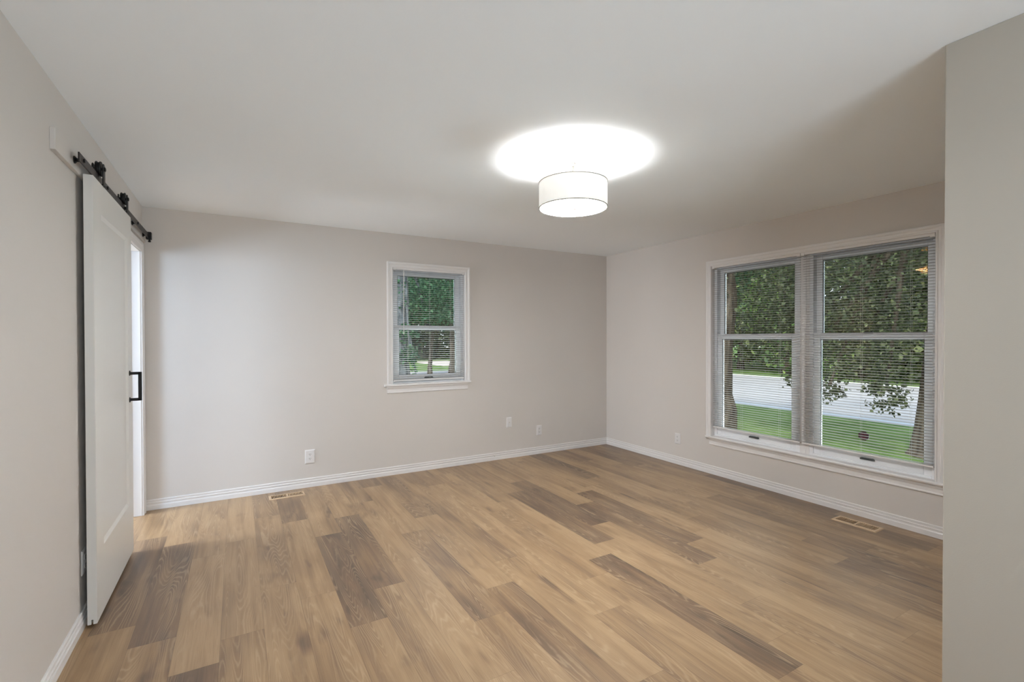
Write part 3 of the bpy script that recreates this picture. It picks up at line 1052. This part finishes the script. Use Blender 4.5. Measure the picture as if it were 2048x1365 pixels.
def leaves(blobs, count, size, seed_, clump=0.33):
    """count leaf blades spread in clumps through ellipsoids ((centre), (radii), weight)"""
    rs = np.random.RandomState(seed_)
    wts = np.array([b_[2] for b_ in blobs], float)
    wts /= wts.sum()
    P = []
    for (c_, r_, _), w_ in zip(blobs, wts):
        nb = int(count*w_)
        nc = max(6, nb//26)
        dirs = rs.normal(size=(nc, 3))
        dirs /= np.linalg.norm(dirs, axis=1)[:, None]
        rad = rs.uniform(0.25, 1.0, size=(nc, 1))**0.5
        cen = dirs*rad*np.array(r_)+np.array(c_)
        idx = rs.randint(0, nc, nb)
        P.append(cen[idx]+rs.normal(size=(nb, 3))*clump*np.array([1, 1, 0.75])*min(1.0, min(r_)))
    P = np.concatenate(P)
    P = P[P[:, 2] > GZ+0.05]
    nb = len(P)
    a = rs.normal(size=(nb, 3))
    a[:, 2] -= 0.35
    a /= np.linalg.norm(a, axis=1)[:, None]
    c_ = rs.normal(size=(nb, 3))
    c_[:, 2] *= 1.6
    c_ = np.cross(a, c_)
    c_ /= np.linalg.norm(c_, axis=1)[:, None]
    nrm = np.cross(a, c_)
    L_ = (size*rs.uniform(0.6, 1.3, nb))[:, None]
    Wd = L_*0.36
    vs = np.stack([P, P+a*L_*0.35+c_*Wd+nrm*L_*0.08, P+a*L_*0.75+c_*Wd*0.7, P+a*L_*1.05-nrm*L_*0.05,
                   P+a*L_*0.75-c_*Wd*0.7, P+a*L_*0.35-c_*Wd+nrm*L_*0.08], axis=1).reshape(-1, 3)
    fs = (np.arange(nb)[:, None]*6+np.arange(6)[None, :])
    return vs, fs


def leaf_object(name, parent, vs, fs, mat):
    me_ = bpy.data.meshes.new(name)
    nv, nf = len(vs), len(fs)
    rl_ = root_loc(parent)
    vs = vs-np.array(rl_)
    me_.vertices.add(nv)
    me_.vertices.foreach_set('co', vs.astype(np.float32).ravel())
    me_.loops.add(nf*6)
    me_.loops.foreach_set('vertex_index', fs.astype(np.int32).ravel())
    me_.polygons.add(nf)
    me_.polygons.foreach_set('loop_start', np.arange(0, nf*6, 6, dtype=np.int32))
    me_.update(calc_edges=True)
    me_.validate()
    me_.materials.append(mat)
    o_ = bpy.data.objects.new(name, me_)
    COL.objects.link(o_)
    o_.parent = parent
    return o_


def tree(pos, r0, height, blobs, count, leaf, mat, barkm, label, seed_, lean=(0, 0), limbs=True, name='tree', group=None, clump=0.33, extra=None, flare=1.9):
    rr = random.Random(seed_)
    x, y = pos
    root = empty(name, (x, y, GZ))
    tag(root, label, 'tree' if name == 'tree' else 'shrub', group)
    b_ = MB()
    if r0 > 0:
        pts, rad = [], []
        nseg = 9
        for i in range(nseg+1):
            t_ = i/nseg
            pts.append((x+lean[0]*t_+rr.uniform(-.5, .5)*r0*0.5*(t_ > 0), y+lean[1]*t_+rr.uniform(-.5, .5)*r0*0.5*(t_ > 0), GZ-0.15+t_*height))
            rad.append(r0*(1-0.72*t_))
        pts.insert(1, (x, y, GZ+0.06))
        rad.insert(1, r0*(1+(flare-1)*0.28))
        rad[0] = r0*flare
        pts.insert(2, (x, y, GZ+0.40))
        rad.insert(2, r0*1.03)
        b_.tube(pts, rad, 14)
        if limbs:
            for c_, r_, _ in blobs:
                zs = GZ+height*rr.uniform(0.35, 0.75)
                t_ = (zs-GZ)/height
                p0 = Vector((x+lean[0]*t_, y+lean[1]*t_, zs))
                p3 = Vector(c_)
                pm = (p0+p3)/2+Vector((rr.uniform(-.2, .2), rr.uniform(-.2, .2), 0.25))
                b_.tube([p0, (p0+pm)/2+Vector((0, 0, .12)), pm, p3], [r0*0.36, r0*0.28, r0*0.20, r0*0.06], 8)
        b_.build('trunk', barkm, root)
    vs_, fs_ = leaves(blobs, count, leaf, seed_, clump)
    leaf_object('foliage', root, vs_, fs_, mat)
    if extra:
        vs_, fs_ = leaves(extra[0], extra[1], leaf, seed_+77, 0.12)
        leaf_object('reflection_leaves', root, vs_, fs_, extra[2])  # copper leaves added for the warm glow round the lamp's reflection
    return root


# trees on the lawn in front of the double window
tree((8.55, 2.84), 0.26, 8.5,
     [((8.3, 4.0, 2.6), (1.0, 1.5, 1.3), 3), ((7.9, 3.3, 3.4), (1.2, 1.2, 1.2), 2), ((8.9, 5.3, 2.7), (1.2, 1.0, 1.5), 2.2), ((8.6, 4.6, 1.5), (0.6, 1.2, 0.6), 1.6),
      ((8.1, 3.6, 1.35), (0.5, 0.7, 0.6), 1.1), ((8.0, 3.25, 0.62), (0.22, 0.22, 0.38), 0.22), ((8.0, 4.0, 0.62), (0.20, 0.16, 0.26), 0.13), ((8.1, 4.55, 0.72), (0.2, 0.14, 0.28), 0.10),
      ((8.6, 2.8, 5.5), (2.6, 2.6, 2.0), 5)],
     36000, 0.056, M_LEAF_DARK, M_BARK, 'large dark-leaved tree with drooping branches outside the double window', 5, lean=(0.0, -0.55),
     extra=([((7.75, 2.62, 2.55), (0.22, 0.10, 0.22), 1), ((7.75, 2.66, 2.2), (0.14, 0.07, 0.12), 0.5)], 220, M_LEAF_REFLECTION))
tree((7.43, 5.45), 0.21, 7.5,
     [((7.2, 6.0, 4.4), (1.6, 1.6, 1.5), 4), ((8.1, 5.9, 2.6), (0.5, 0.6, 0.5), 0.5), ((7.35, 5.62, 1.15), (0.22, 0.2, 0.4), 0.10)],
     7000, 0.07, M_LEAF_TEAL, M_BARK, 'tree trunk with ivy-like leaves at the corner side of the double window', 9, flare=1.15)

# the wooded far side of the street
rb = random.Random(3)
far = [(22.0, 7.5), (22.8, 10.2), (22.2, 13.0), (23.2, 16.0), (22.6, 19.5), (24.0, 23.0), (27.5, 8.5), (28.0, 12.5), (28.5, 17.0), (29.0, 21.5), (22.6, 5.2), (28.8, 10.4), (27.0, 5.6)]
for i, (x, y) in enumerate(far):
    big = 6 <= i < 10 or i > 10
    bl = []
    for q in range(6):
        bl.append(((x+rb.uniform(-1.2, 1.2), y+rb.uniform(-1.6, 1.6), GZ+(1.0+q*1.15 if not big else 1.5+q*1.7)), (1.5, 1.8, 1.1) if not big else (2.2, 2.5, 1.5), 1))
    kind = i % 3
    tree((x, y), 0.16 if not big else 0.28, 7 if not big else 11, bl, 4200 if not big else 4200, 0.24 if not big else 0.34,
         (M_LEAF_MID, M_LEAF_DARK, M_LEAF_BRIGHT)[kind] if not big else (M_LEAF_BRIGHT, M_LEAF_MID)[i % 2], M_BARK,
         'leafy tree in the wooded strip across the street', 40+i, limbs=False, group='trees across the street', clump=0.5)

# trees seen through the small window
tree((3.55, 11.9), 0.27, 8,
     [((3.9, 12.2, 3.6), (1.8, 1.8, 1.5), 3), ((4.3, 12.3, 2.3), (1.0, 0.8, 0.6), 1), ((3.7, 11.6, 1.2), (0.30, 0.2, 0.6), 0.25), ((3.85, 11.55, 0.5), (0.12, 0.12, 0.3), 0.06), ((5.2, 13.2, 2.6), (1.2, 1.2, 0.7), 1.2)],
     8000, 0.085, M_LEAF_TEAL, M_BARK_GREY, 'grey-barked tree trunk at the left of the small window view', 21)
tree((7.42, 20.3), 0.10, 6, [((7.6, 20.6, 4.0), (2.2, 2.0, 1.6), 3), ((6.9, 20.4, 2.5), (1.3, 1.2, 0.8), 1.5)], 5500, 0.12, M_LEAF_DARK, M_BARK,
     'slim leaning tree in the middle of the small window view', 22, lean=(0.5, 0.3))
tree((8.28, 19.8), 0.15, 7, [((8.7, 20.0, 4.2), (2.2, 2.0, 1.9), 3), ((8.8, 20.1, 2.3), (1.2, 1.0, 0.7), 1.2)], 5500, 0.12, M_LEAF_DARK, M_BARK,
     'dark-trunked tree at the right of the small window view', 23)
farb = [(8.0, 36.0), (11.0, 38.5), (14.5, 38.0), (17.8, 39.5), (12.5, 45.0), (20.5, 36.5), (17.0, 46.0)]
for i, (x, y) in enumerate(farb):
    bl = [((x+rb.uniform(-1.4, 1.4), y+rb.uniform(-1.4, 1.4), GZ+0.9+q*1.9), (2.3, 2.3, 1.5), 1) for q in range(6)]
    tree((x, y), 0.22, 10, bl, 3000, 0.40, (M_LEAF_DARK, M_LEAF_TEAL)[i % 2], M_BARK, 'leafy tree in the distance beyond the side lawn', 70+i,
         limbs=False, group='trees beyond the side lawn', clump=0.6)
